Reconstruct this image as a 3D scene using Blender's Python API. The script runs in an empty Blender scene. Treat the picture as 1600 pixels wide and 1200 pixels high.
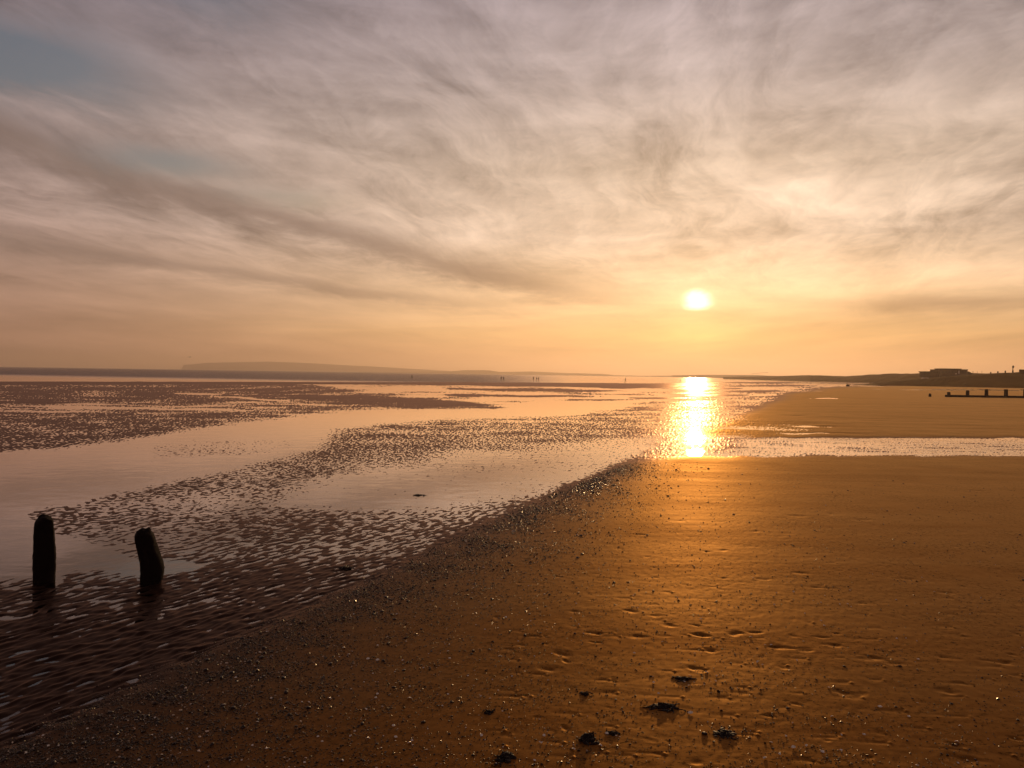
import bpy, bmesh, math, random
import numpy as np
from mathutils import Vector, Matrix, noise as mnoise

R = math.radians
rng = np.random.default_rng(7)
random.seed(7)
scene = bpy.context.scene
col = scene.collection

# ------------------------------------------------------------------ camera
H = 2.5                      # eye height over the tidal flat
FPX = 1202.0                 # focal length in pixels of a 1600 wide frame
PITCH = math.atan(15.3 / FPX)
ROLL = 0.0150
Fv = np.array([0, math.cos(PITCH), -math.sin(PITCH)])
r0 = np.array([1.0, 0, 0]); u0 = np.array([0, math.sin(PITCH), math.cos(PITCH)])
Rv = r0 * math.cos(ROLL) + u0 * math.sin(ROLL)
Uv = -r0 * math.sin(ROLL) + u0 * math.cos(ROLL)

def ray(px, py):
    d = Fv * FPX + Rv * (px - 800) - Uv * (py - 600)
    return d / np.linalg.norm(d)

def ground(px, py, z=0.0):
    d = ray(px, py); t = (z - H) / d[2]
    return Vector((d[0] * t, d[1] * t, z))

def at_dist(px, py, Y):
    d = ray(px, py); t = Y / d[1]
    return Vector((d[0] * t, Y, H + d[2] * t))

def project(X, Y, Z):
    Yc = np.maximum(Y, 0.6)
    v = np.stack([X, Yc, Z - H], -1)
    dep = np.maximum(v @ Fv, 0.3)
    return 800 + FPX * (v @ Rv) / dep, 600 - FPX * (v @ Uv) / dep

cam = bpy.data.cameras.new("camera")
cam.sensor_fit = 'HORIZONTAL'; cam.sensor_width = 36.0
cam.lens = 36.0 * FPX / 1600.0
cam.clip_start = 0.05; cam.clip_end = 60000
co = bpy.data.objects.new("camera", cam); col.objects.link(co)
M = Matrix(((Rv[0], Uv[0], -Fv[0], 0), (Rv[1], Uv[1], -Fv[1], 0), (Rv[2], Uv[2], -Fv[2], H), (0, 0, 0, 1)))
co.matrix_world = M
scene.camera = co

# ------------------------------------------------------------------ helpers
def tag(o, label=None, cat=None, group=None, kind=None):
    if label: o["label"] = label
    if cat: o["category"] = cat
    if group: o["group"] = group
    if kind: o["kind"] = kind
    return o

def link(name, me, mat=None, parent=None, loc=None):
    o = bpy.data.objects.new(name, me); col.objects.link(o)
    if mat is not None: me.materials.append(mat)
    if parent is not None: o.parent = parent
    if loc is not None: o.location = loc
    return o

def empty(name, loc, rz=0.0):
    o = bpy.data.objects.new(name, None); col.objects.link(o)
    o.location = loc; o.rotation_euler = (0, 0, rz); o.empty_display_size = 0.2
    return o

def copy_tree(o, parent=None):
    c = o.copy(); col.objects.link(c)
    if parent is not None: c.parent = parent
    for ch in list(o.children): copy_tree(ch, c)
    return c

def np_mesh(name, V, quads=None, tris=None, smooth=True, attrs=None):
    me = bpy.data.meshes.new(name)
    V = np.asarray(V, np.float32).reshape(-1, 3)
    me.vertices.add(len(V)); me.vertices.foreach_set("co", V.ravel())
    nq = 0 if quads is None else len(quads); nt = 0 if tris is None else len(tris)
    loops = []
    if nq: loops.append(np.asarray(quads, np.int32).ravel())
    if nt: loops.append(np.asarray(tris, np.int32).ravel())
    loops = np.concatenate(loops)
    starts = np.concatenate([np.arange(nq) * 4, nq * 4 + np.arange(nt) * 3]).astype(np.int32)
    me.loops.add(len(loops)); me.loops.foreach_set("vertex_index", loops)
    me.polygons.add(nq + nt); me.polygons.foreach_set("loop_start", starts)
    me.polygons.foreach_set("use_smooth", np.full(nq + nt, smooth, bool))
    me.update(calc_edges=True)
    if attrs:
        for k, a in attrs.items():
            at = me.attributes.new(k, 'FLOAT', 'POINT')
            at.data.foreach_set("value", np.asarray(a, np.float32).ravel())
    return me

def grid_quads(nr, nc, wrap=False):
    r = np.arange(nr - 1)[:, None]; c = np.arange(nc if wrap else nc - 1)[None, :]
    c2 = (c + 1) % nc
    return np.stack([r * nc + c, r * nc + c2, (r + 1) * nc + c2, (r + 1) * nc + c], -1).reshape(-1, 4)

_perm = rng.permutation(65536).astype(np.int64)
def _h(ix, iy, s): return _perm[(_perm[(ix * 73 + s * 911) & 65535] + iy * 151) & 65535]
def perlin(x, y, seed=0):
    x = np.asarray(x, np.float64); y = np.asarray(y, np.float64)
    ix = np.floor(x).astype(np.int64); iy = np.floor(y).astype(np.int64)
    fx = x - ix; fy = y - iy
    u = fx ** 3 * (fx * (fx * 6 - 15) + 10); v = fy ** 3 * (fy * (fy * 6 - 15) + 10)
    def g(i, j, dx, dy):
        a = _h(i, j, seed) * (2 * math.pi / 65536.0)
        return np.cos(a) * dx + np.sin(a) * dy
    n00 = g(ix, iy, fx, fy); n10 = g(ix + 1, iy, fx - 1, fy)
    n01 = g(ix, iy + 1, fx, fy - 1); n11 = g(ix + 1, iy + 1, fx - 1, fy - 1)
    a = n00 + u * (n10 - n00); b = n01 + u * (n11 - n01)
    return (a + v * (b - a)) * 1.5
def fbm(x, y, o=4, seed=0):
    s = 0; a = 1; t = 0
    for i in range(o):
        s = s + a * perlin(x * 2 ** i, y * 2 ** i, seed + i); t += a; a *= .5
    return s / t * 1.4

def lin(c):
    return tuple((v / 255 / 12.92 if v <= 10 else ((v / 255 + .055) / 1.055) ** 2.4) for v in c)

# ------------------------------------------------------------------ node expression helper
class X:
    def __init__(s, nt, sock): s.nt = nt; s.s = sock
    def _m(s, op, *o, clamp=False):
        n = s.nt.nodes.new("ShaderNodeMath"); n.operation = op; n.use_clamp = clamp
        for i, v in enumerate((s,) + o):
            if isinstance(v, X): s.nt.links.new(v.s, n.inputs[i])
            else: n.inputs[i].default_value = v
        return X(s.nt, n.outputs[0])
    def __add__(s, o): return s._m('ADD', o)
    __radd__ = __add__
    def __sub__(s, o): return s._m('SUBTRACT', o)
    def __rsub__(s, o): return (s * -1.0) + o
    def __mul__(s, o): return s._m('MULTIPLY', o)
    __rmul__ = __mul__
    def __truediv__(s, o): return s._m('DIVIDE', o)
    def __pow__(s, o): return s._m('POWER', o)
    def exp(s): return s._m('EXPONENT')
    def abs(s): return s._m('ABSOLUTE')
    def clamp(s): return s._m('ADD', 0.0, clamp=True)
    def gauss(s, w): t = s / w; return (t * t * -1.0).exp()
    def smooth(s, a, b):
        n = s.nt.nodes.new("ShaderNodeMapRange"); n.interpolation_type = 'SMOOTHSTEP'
        s.nt.links.new(s.s, n.inputs[0]); n.inputs[1].default_value = a; n.inputs[2].default_value = b
        return X(s.nt, n.outputs[0])
def comb(nt, a, b, c):
    n = nt.nodes.new("ShaderNodeCombineXYZ")
    for i, v in enumerate((a, b, c)):
        if isinstance(v, X): nt.links.new(v.s, n.inputs[i])
        else: n.inputs[i].default_value = v
    return n.outputs[0]
def noise(nt, vec, scale, detail=4, rough=.5, dist=0.0, out='Fac'):
    n = nt.nodes.new("ShaderNodeTexNoise"); n.noise_dimensions = '3D'
    if vec is not None: nt.links.new(vec, n.inputs['Vector'])
    n.inputs['Scale'].default_value = scale; n.inputs['Detail'].default_value = detail
    n.inputs['Roughness'].default_value = rough; n.inputs['Distortion'].default_value = dist
    return X(nt, n.outputs[out])
def ramp(nt, fac, stops, interp='LINEAR'):
    n = nt.nodes.new("ShaderNodeValToRGB"); e = n.color_ramp.elements
    n.color_ramp.interpolation = interp
    while len(e) < len(stops): e.new(0.5)
    for i, (p, c) in enumerate(stops):
        e[i].position = p; e[i].color = (*c, 1)
    nt.links.new(fac.s, n.inputs[0]); return n.outputs[0]
def mix(nt, f, a, b, mode='MIX'):
    n = nt.nodes.new("ShaderNodeMix"); n.data_type = 'RGBA'; n.blend_type = mode; n.clamp_factor = True
    for i, v in ((0, f), (6, a), (7, b)):
        if isinstance(v, X): nt.links.new(v.s, n.inputs[i])
        elif isinstance(v, (float, int)): n.inputs[i].default_value = v
        elif isinstance(v, tuple): n.inputs[i].default_value = (*v, 1)
        else: nt.links.new(v, n.inputs[i])
    return n.outputs[2]

# ------------------------------------------------------------------ sun and sky
sd = ray(1090, 467)
SUN_AZ = math.degrees(math.atan2(sd[0], sd[1])); SUN_EL = math.degrees(math.asin(sd[2]))
sun = bpy.data.lights.new("sun", 'SUN'); sun.energy = 1.35; sun.angle = R(1.0); sun.color = (1.0, 0.60, 0.26)
so = bpy.data.objects.new("sun", sun); col.objects.link(so)
so.rotation_euler = Vector(-sd).to_track_quat('-Z', 'Y').to_euler()

world = bpy.data.worlds.new("World"); scene.world = world; world.use_nodes = True
nt = world.node_tree; nt.nodes.clear()
wo = nt.nodes.new("ShaderNodeOutputWorld"); bg = nt.nodes.new("ShaderNodeBackground")
nt.links.new(bg.outputs[0], wo.inputs[0])
tc = nt.nodes.new("ShaderNodeTexCoord"); sp = nt.nodes.new("ShaderNodeSeparateXYZ")
nt.links.new(tc.outputs['Generated'], sp.inputs[0])
dx, dy, dz = (X(nt, sp.outputs[i]) for i in range(3))
DEG = 180 / math.pi
az = dx._m('ARCTAN2', dy) * DEG
el = dz._m('ARCSINE') * DEG
daz = az - SUN_AZ
# mirror below the horizon so that far water under the rim of the ground still sees sky colours
zz = dz._m('MAXIMUM', 0.0) + 0.10
ca, sa = math.cos(R(16)), math.sin(R(16))
Px = (dx * ca - dy * sa) / zz; Py = (dx * sa + dy * ca) / zz
P = comb(nt, Px * 1.35, Py * 0.75, 0.0)
warp = noise(nt, P, 0.9, 3, .5)
P2 = comb(nt, Px * 1.35 + warp * 1.5, Py * 0.75 + warp * 1.1, 2.0)
n1 = noise(nt, P2, 1.1, 11, .63, .5)
P3 = comb(nt, Px * 1.3 + warp * 1.0, Py * 0.8 - warp * .8, 5.0)
n2 = noise(nt, P3, 2.6, 10, .66, .4)
n3 = noise(nt, comb(nt, az * 0.02, el * 0.16, 1.3), 2.2, 6, .55, .6)        # long level streaks low down
wob = (n2 - .5)
# two ramps of the cloud sheet's light by elevation: far from the sun and towards it
efac = (el._m('MAXIMUM', 0.0) / 60.0)._m('POWER', 0.5)
def st(e): return (max(0.0, e) / 60.0) ** .5
away = ramp(nt, efac, [(0, lin((168, 126, 104))), (st(2), lin((180, 136, 112))), (st(5), lin((176, 139, 120))), (st(10), lin((164, 139, 129))),
                       (st(17), lin((141, 124, 121))), (st(26), lin((124, 111, 118))), (st(40), lin((100, 86, 86))), (1, lin((66, 54, 53)))])
toward = ramp(nt, efac, [(0, lin((226, 170, 116))), (st(1.2), lin((242, 182, 120))), (st(3), lin((255, 202, 132))), (st(6), lin((252, 212, 164))),
                         (st(10), lin((228, 201, 174))), (st(15), lin((208, 185, 163))), (st(21), lin((182, 165, 158))), (st(27), lin((166, 151, 152))), (st(40), lin((130, 112, 106))), (1, lin((70, 57, 54)))])
tl = daz.smooth(-52, 2); tr = daz.smooth(62, 4)
tf = tl * tr
sheet = mix(nt, tf, away, toward)
# light and dark of the cirrus
hi = el.smooth(3, 12)
fib = noise(nt, comb(nt, Px * 2.6 + warp * 1.2 + n2 * .5, Py * 0.6 - warp * .8, 9.0), 1.5, 11, .64, .6)
ridge_ = (1.0 - (fib - .5).abs() * 7.0)._m('MAXIMUM', 0.0)
v = (n1 - .5) * (hi * 1.42 + .25) + (n2 - .5) * (hi * 1.10 + .15) + (n3 - .5) * (1 - hi * 0.50) * 1.6 + (ridge_ - .35) * (hi * .15 + .03)
gain = v * 1.12 + 1.0
# long grey band sloping down from the left, and a thinner one under it
l1 = el - (az * -0.205 + 7.0) - wob * 2.4 - (n3 - .5) * 2.6
band1 = l1.gauss(.95) * az.smooth(13, -4) * (el * 0.5).clamp()
l2 = el - (az * -0.10 + 4.6) - wob * 1.2 - (n3 - .5) * 2.2
band2 = l2.gauss(.5) * az.smooth(6, -12) * .6
l3 = el - 5.0 - wob * 1.2
band3 = l3.gauss(.55) * (az - 29.0).gauss(5.0) * .6
dark = (band1 * .95 + band2 + band3).clamp()
gain = gain * (1.0 - dark * 0.46)
sheet2 = mix(nt, 1.0, sheet, X(nt, comb(nt, gain, gain, gain)).s, 'MULTIPLY')
greyed = mix(nt, dark * .5, sheet2, lin((148, 124, 112)))
# glow round the veiled sun
rr = ((daz * 0.92) * (daz * 0.92) + (el - SUN_EL) * (el - SUN_EL))._m('SQRT')
g2 = (rr / -0.8).exp() * 0.20
g1 = (rr / -2.6).exp() * 0.10 + g2
below = (daz.gauss(3.2)) * ((el - SUN_EL + 2.6).gauss(1.7)) * .25 * (n3 + .5)
sl = (el - SUN_EL)
q2 = (daz / 1.02) * (daz / 1.02) + ((sl + .1) / .66) * ((sl + .1) / .66) + wob * 2.2 + (n3 - .5) * 3.4
core = (q2._m('MAXIMUM', 0.0) * q2._m('MAXIMUM', 0.0) * -.9).exp() * sl.smooth(-.98, -.72)
glow = mix(nt, 1.0, (1.0, .80, .36), X(nt, comb(nt, g1, g1, g1)).s, 'MULTIPLY')
glowb = mix(nt, 1.0, (1.0, .55, .10), X(nt, comb(nt, below, below, below)).s, 'MULTIPLY')
c2 = core * 1.9
disc = mix(nt, 1.0, (1.0, .90, .74), X(nt, comb(nt, c2, c2, c2)).s, 'MULTIPLY')
s1 = mix(nt, 1.0, greyed, glow, 'ADD'); s2 = mix(nt, 1.0, s1, glowb, 'ADD'); s3 = mix(nt, 1.0, s2, disc, 'ADD')
# clear air in the gaps of the sheet
sky = nt.nodes.new("ShaderNodeTexSky"); sky.sky_type = 'NISHITA'; sky.sun_disc = False
sky.sun_elevation = R(SUN_EL); sky.sun_rotation = R(SUN_AZ); sky.air_density = 1.3; sky.dust_density = 2.5; sky.ozone_density = 1.5
skc = mix(nt, 1.0, sky.outputs[0], (0.085, 0.082, 0.098), 'MULTIPLY')
gap = ((az + 33.0).gauss(7.0)) * ((el - 18.5 - wob * 4.0).gauss(2.2)) + ((az + 24.0).gauss(4.5)) * ((el - 13.8 - wob * 2.0).gauss(.9)) * .8 \
    + ((az + 16.0).gauss(4.0)) * ((el - 12.2 - wob * 2.0).gauss(.7)) * .6 + ((az + 25.0).gauss(8.0)) * ((el - 25 - wob * 6).gauss(2.5)) * .7
gapf = ((gap + (n1 - .5) * .9 * gap) * 1.15).clamp() + 0.06
final = mix(nt, gapf, s3, skc)
nt.links.new(final, bg.inputs[0]); bg.inputs[1].default_value = 1.0

# ------------------------------------------------------------------ materials
def new_mat(name):
    m = bpy.data.materials.new(name); m.use_nodes = True
    t = m.node_tree; b = t.nodes["Principled BSDF"]; return m, t, b
def simple(name, c, rough=.8, var=.35, scale=8.0, spec=.3, bump=0.0):
    m, t, b = new_mat(name)
    g = t.nodes.new("ShaderNodeTexCoord")
    n = noise(t, g.outputs['Object'], scale, 5, .6)
    lo = tuple(v * (1 - var) for v in c); hi_ = tuple(min(1, v * (1 + var)) for v in c)
    t.links.new(mix(t, n, lo, hi_), b.inputs['Base Color'])
    b.inputs['Roughness'].default_value = rough; b.inputs['Specular IOR Level'].default_value = spec
    if name == 'pale_shell': b.inputs['Coat Weight'].default_value = 1.0; b.inputs['Coat Roughness'].default_value = .22; b.inputs['Coat IOR'].default_value = 1.7
    if bump:
        bn = t.nodes.new("ShaderNodeBump"); bn.inputs['Strength'].default_value = .8; bn.inputs['Distance'].default_value = bump
        t.links.new(noise(t, g.outputs['Object'], scale * 3, 6, .65).s, bn.inputs['Height'])
        t.links.new(bn.outputs[0], b.inputs['Normal'])
    return m

def sand_material():
    m, t, b = new_mat("wet_sand")
    at = t.nodes.new("ShaderNodeAttribute"); at.attribute_name = "golden"
    g = X(t, at.outputs['Fac'])
    geo = t.nodes.new("ShaderNodeNewGeometry"); pos = geo.outputs['Position']
    s = t.nodes.new("ShaderNodeSeparateXYZ"); t.links.new(pos, s.inputs[0])
    px_, py_ = X(t, s.outputs[0]), X(t, s.outputs[1])
    big = noise(t, pos, .7, 5, .55)
    streak = noise(t, comb(t, px_ * .55 + py_ * .1, py_ * 5.0 - px_ * .5, 0.0), 1.6, 6, .6, .4)
    fine = noise(t, pos, 60, 4, .7)
    wide = noise(t, comb(t, px_ * .12 + py_ * .02, py_ * .9, 4.0), 1.0, 6, .62, .5)
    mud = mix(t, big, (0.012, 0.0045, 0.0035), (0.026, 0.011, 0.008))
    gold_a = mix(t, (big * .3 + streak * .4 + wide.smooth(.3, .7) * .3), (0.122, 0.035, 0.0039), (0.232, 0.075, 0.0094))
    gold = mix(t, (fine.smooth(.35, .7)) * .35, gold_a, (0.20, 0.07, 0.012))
    speck = noise(t, comb(t, px_, py_ * 1.4, 6.0), 19, 6, .68); pat = noise(t, pos, 1.1, 3, .5)
    spk = speck.smooth(.53, .62) * pat.smooth(.36, .56) * .8
    gold = mix(t, spk, gold, (.022, .0075, .0025))
    drag = noise(t, comb(t, px_ * .9 - py_ * .15, py_ * 9.0 + px_ * .9, 8.0), 2.6, 5, .62, .3)
    rough = g * .25 + .33 + (streak - .5) * .16 + (wide - .5) * .18
    bn = t.nodes.new("ShaderNodeBump"); bn.inputs['Strength'].default_value = .35; bn.inputs['Distance'].default_value = .003
    grain = noise(t, pos, 160, 3, .7)
    hgt = grain * .35 + fine * .6 + streak * (g * .4 + .2) + drag * g * 1.5 - spk * .7
    t.links.new(hgt.s, bn.inputs['Height'])
    # a wet skin over coloured grains: warm grading of the light is put into the glint colour
    df = t.nodes.new("ShaderNodeBsdfDiffuse"); gl = t.nodes.new("ShaderNodeBsdfGlossy")
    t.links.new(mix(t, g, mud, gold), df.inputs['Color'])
    glc = mix(t, spk * g * .8, mix(t, g, (.44, .29, .22), (1.0, .60, .22)), (.25, .13, .06)); t.links.new(mix(t, wide.smooth(.42, .70) * g * .22, glc, (.62, .30, .09)), gl.inputs['Color']); t.links.new(rough.s, gl.inputs['Roughness'])
    fr = t.nodes.new("ShaderNodeFresnel"); fr.inputs['IOR'].default_value = 1.45
    for q in (df, gl): t.links.new(bn.outputs[0], q.inputs['Normal'])
    mx = t.nodes.new("ShaderNodeMixShader")
    t.links.new((X(t, fr.outputs[0]) * (1.0 - g * .04)).s, mx.inputs[0]); t.links.new(df.outputs[0], mx.inputs[1]); t.links.new(gl.outputs[0], mx.inputs[2])
    t.nodes.remove(b); t.links.new(mx.outputs[0], t.nodes["Material Output"].inputs[0])
    return m

def water_material():
    m = bpy.data.materials.new("shallow_water"); m.use_nodes = True
    t = m.node_tree; t.nodes.clear()
    out = t.nodes.new("ShaderNodeOutputMaterial")
    geo = t.nodes.new("ShaderNodeNewGeometry"); pos = geo.outputs['Position']
    s = t.nodes.new("ShaderNodeSeparateXYZ"); t.links.new(pos, s.inputs[0])
    x, y = X(t, s.outputs[0]), X(t, s.outputs[1])
    sea = (y - x * -0.25).smooth(150, 230) * (x / y).smooth(.12, -.06)                 # open sea begins beyond the flats
    chan = x.smooth(2, 8) * y.smooth(22, 27) * y.smooth(36, 31)      # wind ripples on the stream over the beach
    wav = noise(t, comb(t, x * .25, y, 0.0), .55, 6, .65)
    rip = noise(t, comb(t, x * .35, y, 3.0), 3.2, 4, .6)
    calm = noise(t, comb(t, x, y, 7.0), 1.3, 3, .5)
    b1 = t.nodes.new("ShaderNodeBump"); b1.inputs['Strength'].default_value = 1.0
    b1.inputs['Distance'].default_value = 1.0
    hgt = wav * sea * .25 + rip * (chan * .022 + .0022) + calm * .005
    t.links.new(hgt.s, b1.inputs['Height'])
    gl = t.nodes.new("ShaderNodeBsdfGlossy"); t.links.new(mix(t, sea, (1.0, .88, .82), (.46, .40, .39)), gl.inputs['Color'])
    t.links.new((sea * .10 + y.smooth(60, 200) * .05 + .03).s, gl.inputs['Roughness'])
    # wavelets of the open sea, too small to see one by one: tilt the facets themselves
    fn = t.nodes.new("ShaderNodeTexNoise"); t.links.new(comb(t, x * .5, y * .5, 0.0), fn.inputs['Vector']); fn.inputs['Scale'].default_value = 1.7; fn.inputs['Detail'].default_value = 3
    vs_ = t.nodes.new("ShaderNodeVectorMath"); vs_.operation = 'SUBTRACT'; t.links.new(fn.outputs['Color'], vs_.inputs[0]); vs_.inputs[1].default_value = (.5, .5, .5)
    vm = t.nodes.new("ShaderNodeVectorMath"); vm.operation = 'MULTIPLY'; t.links.new(vs_.outputs[0], vm.inputs[0]); t.links.new(comb(t, sea * .8, sea * 1.7, 0.0), vm.inputs[1])
    va = t.nodes.new("ShaderNodeVectorMath"); va.operation = 'ADD'; t.links.new(vm.outputs[0], va.inputs[0]); t.links.new(b1.outputs[0], va.inputs[1])
    nn = t.nodes.new("ShaderNodeVectorMath"); nn.operation = 'NORMALIZE'; t.links.new(va.outputs[0], nn.inputs[0]); b1 = nn
    t.links.new(b1.outputs[0], gl.inputs['Normal'])
    tr = t.nodes.new("ShaderNodeBsdfTransparent"); tr.inputs['Color'].default_value = (.75, .66, .58, 1)
    fr = t.nodes.new("ShaderNodeFresnel"); fr.inputs['IOR'].default_value = 1.58; t.links.new(b1.outputs[0], fr.inputs['Normal'])
    mx = t.nodes.new("ShaderNodeMixShader")
    t.links.new((X(t, fr.outputs[0]) * 1.42 - .055).clamp().s, mx.inputs[0]); t.links.new(tr.outputs[0], mx.inputs[1]); t.links.new(gl.outputs[0], mx.inputs[2])
    t.links.new(mx.outputs[0], out.inputs[0])
    return m

SAND = sand_material(); WATER = water_material()
WOOD = simple("tarred_timber", (0.010, 0.0045, 0.0035), .9, .5, 14, .12, .012)
GREYWOOD = simple("groyne_timber", (0.06, 0.035, 0.022), .85, .4, 6, .2)
WEED = simple("wet_seaweed", (0.016, 0.0065, 0.005), .55, .5, 40, .22, .004)
PEBBLE = simple("dark_pebble", (0.026, 0.011, 0.007), .34, .6, 60, .35)
SHELL = simple("pale_shell", (0.85, 0.74, 0.62), .30, .10, 60, 1.0)
def grit_material():
    m, t, b = new_mat("shell_grit")
    g = t.nodes.new("ShaderNodeNewGeometry"); r_ = X(t, g.outputs['Random Per Island'])
    t.links.new(ramp(t, r_, [(0, (.006, .002, .0015)), (.6, (.020, .007, .004)), (.95, (.04, .018, .010)), (.965, (.36, .24, .16)), (1, (.85, .66, .50))]), b.inputs['Base Color'])
    b.inputs['Roughness'].default_value = .30; b.inputs['Specular IOR Level'].default_value = .36; b.inputs['Specular Tint'].default_value = (1, .75, .55, 1)
    return m
GRIT = grit_material()
MARRAM = simple("dune_grass_cover", (0.20, 0.105, 0.02), .95, .45, .09, .05, .4)
HILL = simple("hill_cover", (0.18, 0.13, 0.085), 1.0, .3, .003, .0)
CLIFF = simple("headland_cover", (0.30, 0.24, 0.20), 1.0, .3, .003, .0)

# ------------------------------------------------------------------ layout of the flats (traced on the ground plane)
X0, X1, Y0, Y1 = -60, 1660, 572, 1300
gx = np.arange(X0, X1 + 1, 1.0); gy = np.arange(Y0, Y1, 0.5)
GX, GY = np.meshgrid(gx, gy)
jx = fbm(GX / 70, GY / 14, 4, 11) * 14; jy = fbm(GX / 60, GY / 9, 4, 21) * np.clip((GY - 585) / 40, .12, 5)
jx = jx + fbm(GX / 16, GY / 3, 3, 15) * 9 * (GY < 800); jy = jy + fbm(GX / 25, GY / 5, 3, 16) * np.clip((GY - 600) / 60, 0, 2.5)
jx = jx + fbm(GX / 40, GY / 22, 4, 17) * 26 * np.clip((GY - 760) / 120, 0, 1)
SX, SY = GX + jx, GY + jy
def inside(poly):
    p = np.array(poly, float); ins = np.zeros(SX.shape, bool)
    for (xa, ya), (xb, yb) in zip(p, np.roll(p, -1, 0)):
        if ya == yb: continue
        c = (SY > min(ya, yb)) & (SY <= max(ya, yb))
        ins ^= c & (SX < xa + (SY - ya) * (xb - xa) / (yb - ya))
    return ins.astype(np.float32)
def box(a, n, ax):
    if n < 1: return a
    k = 2 * n + 1
    pad = [(0, 0), (0, 0)]; pad[ax] = (n + 1, n)
    c = np.cumsum(np.pad(a, pad, mode='edge'), axis=ax, dtype=np.float64)
    sl = [slice(None)] * 2; s2 = [slice(None)] * 2
    sl[ax] = slice(k, None); s2[ax] = slice(0, -k)
    return ((c[tuple(sl)] - c[tuple(s2)]) / k).astype(np.float32)
def soft(poly, sx, sy):
    a = inside(poly)
    for _ in range(2): a = box(box(a, int(sx), 1), int(round(sy * 2)), 0)
    return a
Wm = np.full(GX.shape, .02, np.float32); Am = np.full(GX.shape, 1.25, np.float32); Gm = np.zeros(GX.shape, np.float32)
def paint(poly, w, a, sx=4, sy=1.0, g=None):
    m = soft(poly, sx, sy)
    Wm[:] = Wm * (1 - m) + w * m; Am[:] = Am * (1 - m) + a * m
    if g is not None: Gm[:] = Gm * (1 - m) + g * m
# far water, bars and streaks
paint([(-90, 560), (1400, 560), (1400, 594), (1000, 597.5), (700, 596.5), (-90, 595)], -40, 0, 3, .5)
paint([(-90, 596), (480, 600), (580, 610), (450, 622), (250, 633), (-90, 634)], 1.0, 1.6, 20, 2)
paint([(480, 600), (1250, 604), (1200, 622), (1000, 634), (830, 640), (640, 640), (780, 637), (690, 624), (560, 612)], -.7, .8, 10, 1.5)
paint([(-90, 591), (300, 591.5), (700, 594), (1000, 597), (700, 596.5), (-90, 593)], -8, .2, 3, .3)
paint([(-90, 597), (230, 596.5), (560, 597), (800, 597.8), (980, 599.5), (1060, 603), (980, 606), (880, 603.5), (600, 599.8), (230, 599), (-90, 600)], 10, .3, 6, .4)
for (a, b, c, d, t) in ((0, 634, 240, 638, 1.6), (0, 641, 150, 644, 1.3), (210, 638, 385, 640, 1.3), (270, 614, 350, 617, 1.2), (340, 617, 462, 629, 1.4), (90, 631, 210, 632, 1.)):
    paint([(a - 20, b), (a + (c - a) * .5, (b + d) / 2 - t), (c, d), (a + (c - a) * .5, (b + d) / 2 + t)], -2.2, .5, 6, .6)
paint([(700, 606), (960, 609), (1000, 611), (850, 611.5), (700, 609)], 1.4, .6, 8, .6)
paint([(690, 616), (900, 617.5), (960, 619.5), (820, 620.5), (690, 619)], 1.0, .7, 8, .7)
paint([(455, 617), (560, 617), (680, 624), (785, 636), (770, 640), (640, 637.5), (520, 629), (455, 622)], 2.0, 1.5, 10, 1.2)
for (a, b, c, d, t) in ((1000, 600, 1130, 601, 1.), (1010, 606, 1180, 607.5, .9), (1100, 612, 1230, 611, .9), (1060, 618, 1200, 617, .8), (1040, 593.5, 1160, 594.5, .7), (1075, 596.8, 1250, 597.5, .8), (1030, 614.5, 1150, 614, .7), (1120, 603.5, 1290, 602.5, .7), (960, 622, 1090, 621.5, .8), (860, 626, 1000, 624, .8)):
    paint([(a, b), ((a + c) / 2, (b + d) / 2 - t), (c, d), ((a + c) / 2, (b + d) / 2 + t)], 4.0, .5, 6, .4)
# ripple field on the left, winding pool, middle ripple field
paint([(-90, 645), (380, 642), (470, 632), (520, 640), (430, 653), (330, 668), (200, 690), (0, 706), (-90, 712)], .55, 1.45, 8, 2)
paint([(-90, 714), (100, 702), (200, 690), (310, 672), (420, 657), (500, 648), (640, 641), (780, 641), (830, 631), (940, 626), (1000, 630), (960, 641), (900, 650),
       (750, 655), (600, 660), (530, 670), (503, 688), (480, 705), (400, 720), (310, 740), (200, 765), (100, 785), (20, 800), (-90, 808)], -2.4, 1.4, 18, 5)
paint([(505, 685), (560, 666), (700, 656), (900, 652), (1000, 634), (1080, 626), (1180, 624), (1200, 630), (1150, 650), (1080, 672), (1000, 688), (850, 698), (640, 708), (520, 700)], .12, 1.6, 14, 3.5)
paint([(440, 790), (460, 762), (560, 735), (700, 722), (640, 711), (850, 701), (1000, 690), (1090, 672), (1160, 650), (1200, 655), (1150, 685), (1080, 702),
       (1000, 712), (950, 735), (870, 770), (800, 780), (600, 795)], -.95, 1.25, 20, 7)
paint([(200, 694), (330, 686), (490, 683), (478, 702), (380, 715), (240, 724)], -.35, .7, 25, 4)
paint([(-90, 806), (45, 812), (90, 842), (150, 858), (215, 880), (150, 884), (100, 893), (0, 907), (-90, 912)], -2.6, 1.0, 8, 4)
paint([(150, 876), (215, 874), (330, 884), (300, 890), (205, 902), (170, 892)], -2, .8, 8, 3)
paint([(-90, 915), (210, 905), (420, 880), (640, 862), (780, 800), (900, 740), (700, 870), (400, 1000), (0, 1200), (-90, 1240)], .50, 1.6, 25, 12)
paint([(-90, 985), (300, 960), (520, 930), (350, 1030), (0, 1200), (-90, 1240)], 1.0, 1.6, 40, 18)
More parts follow.
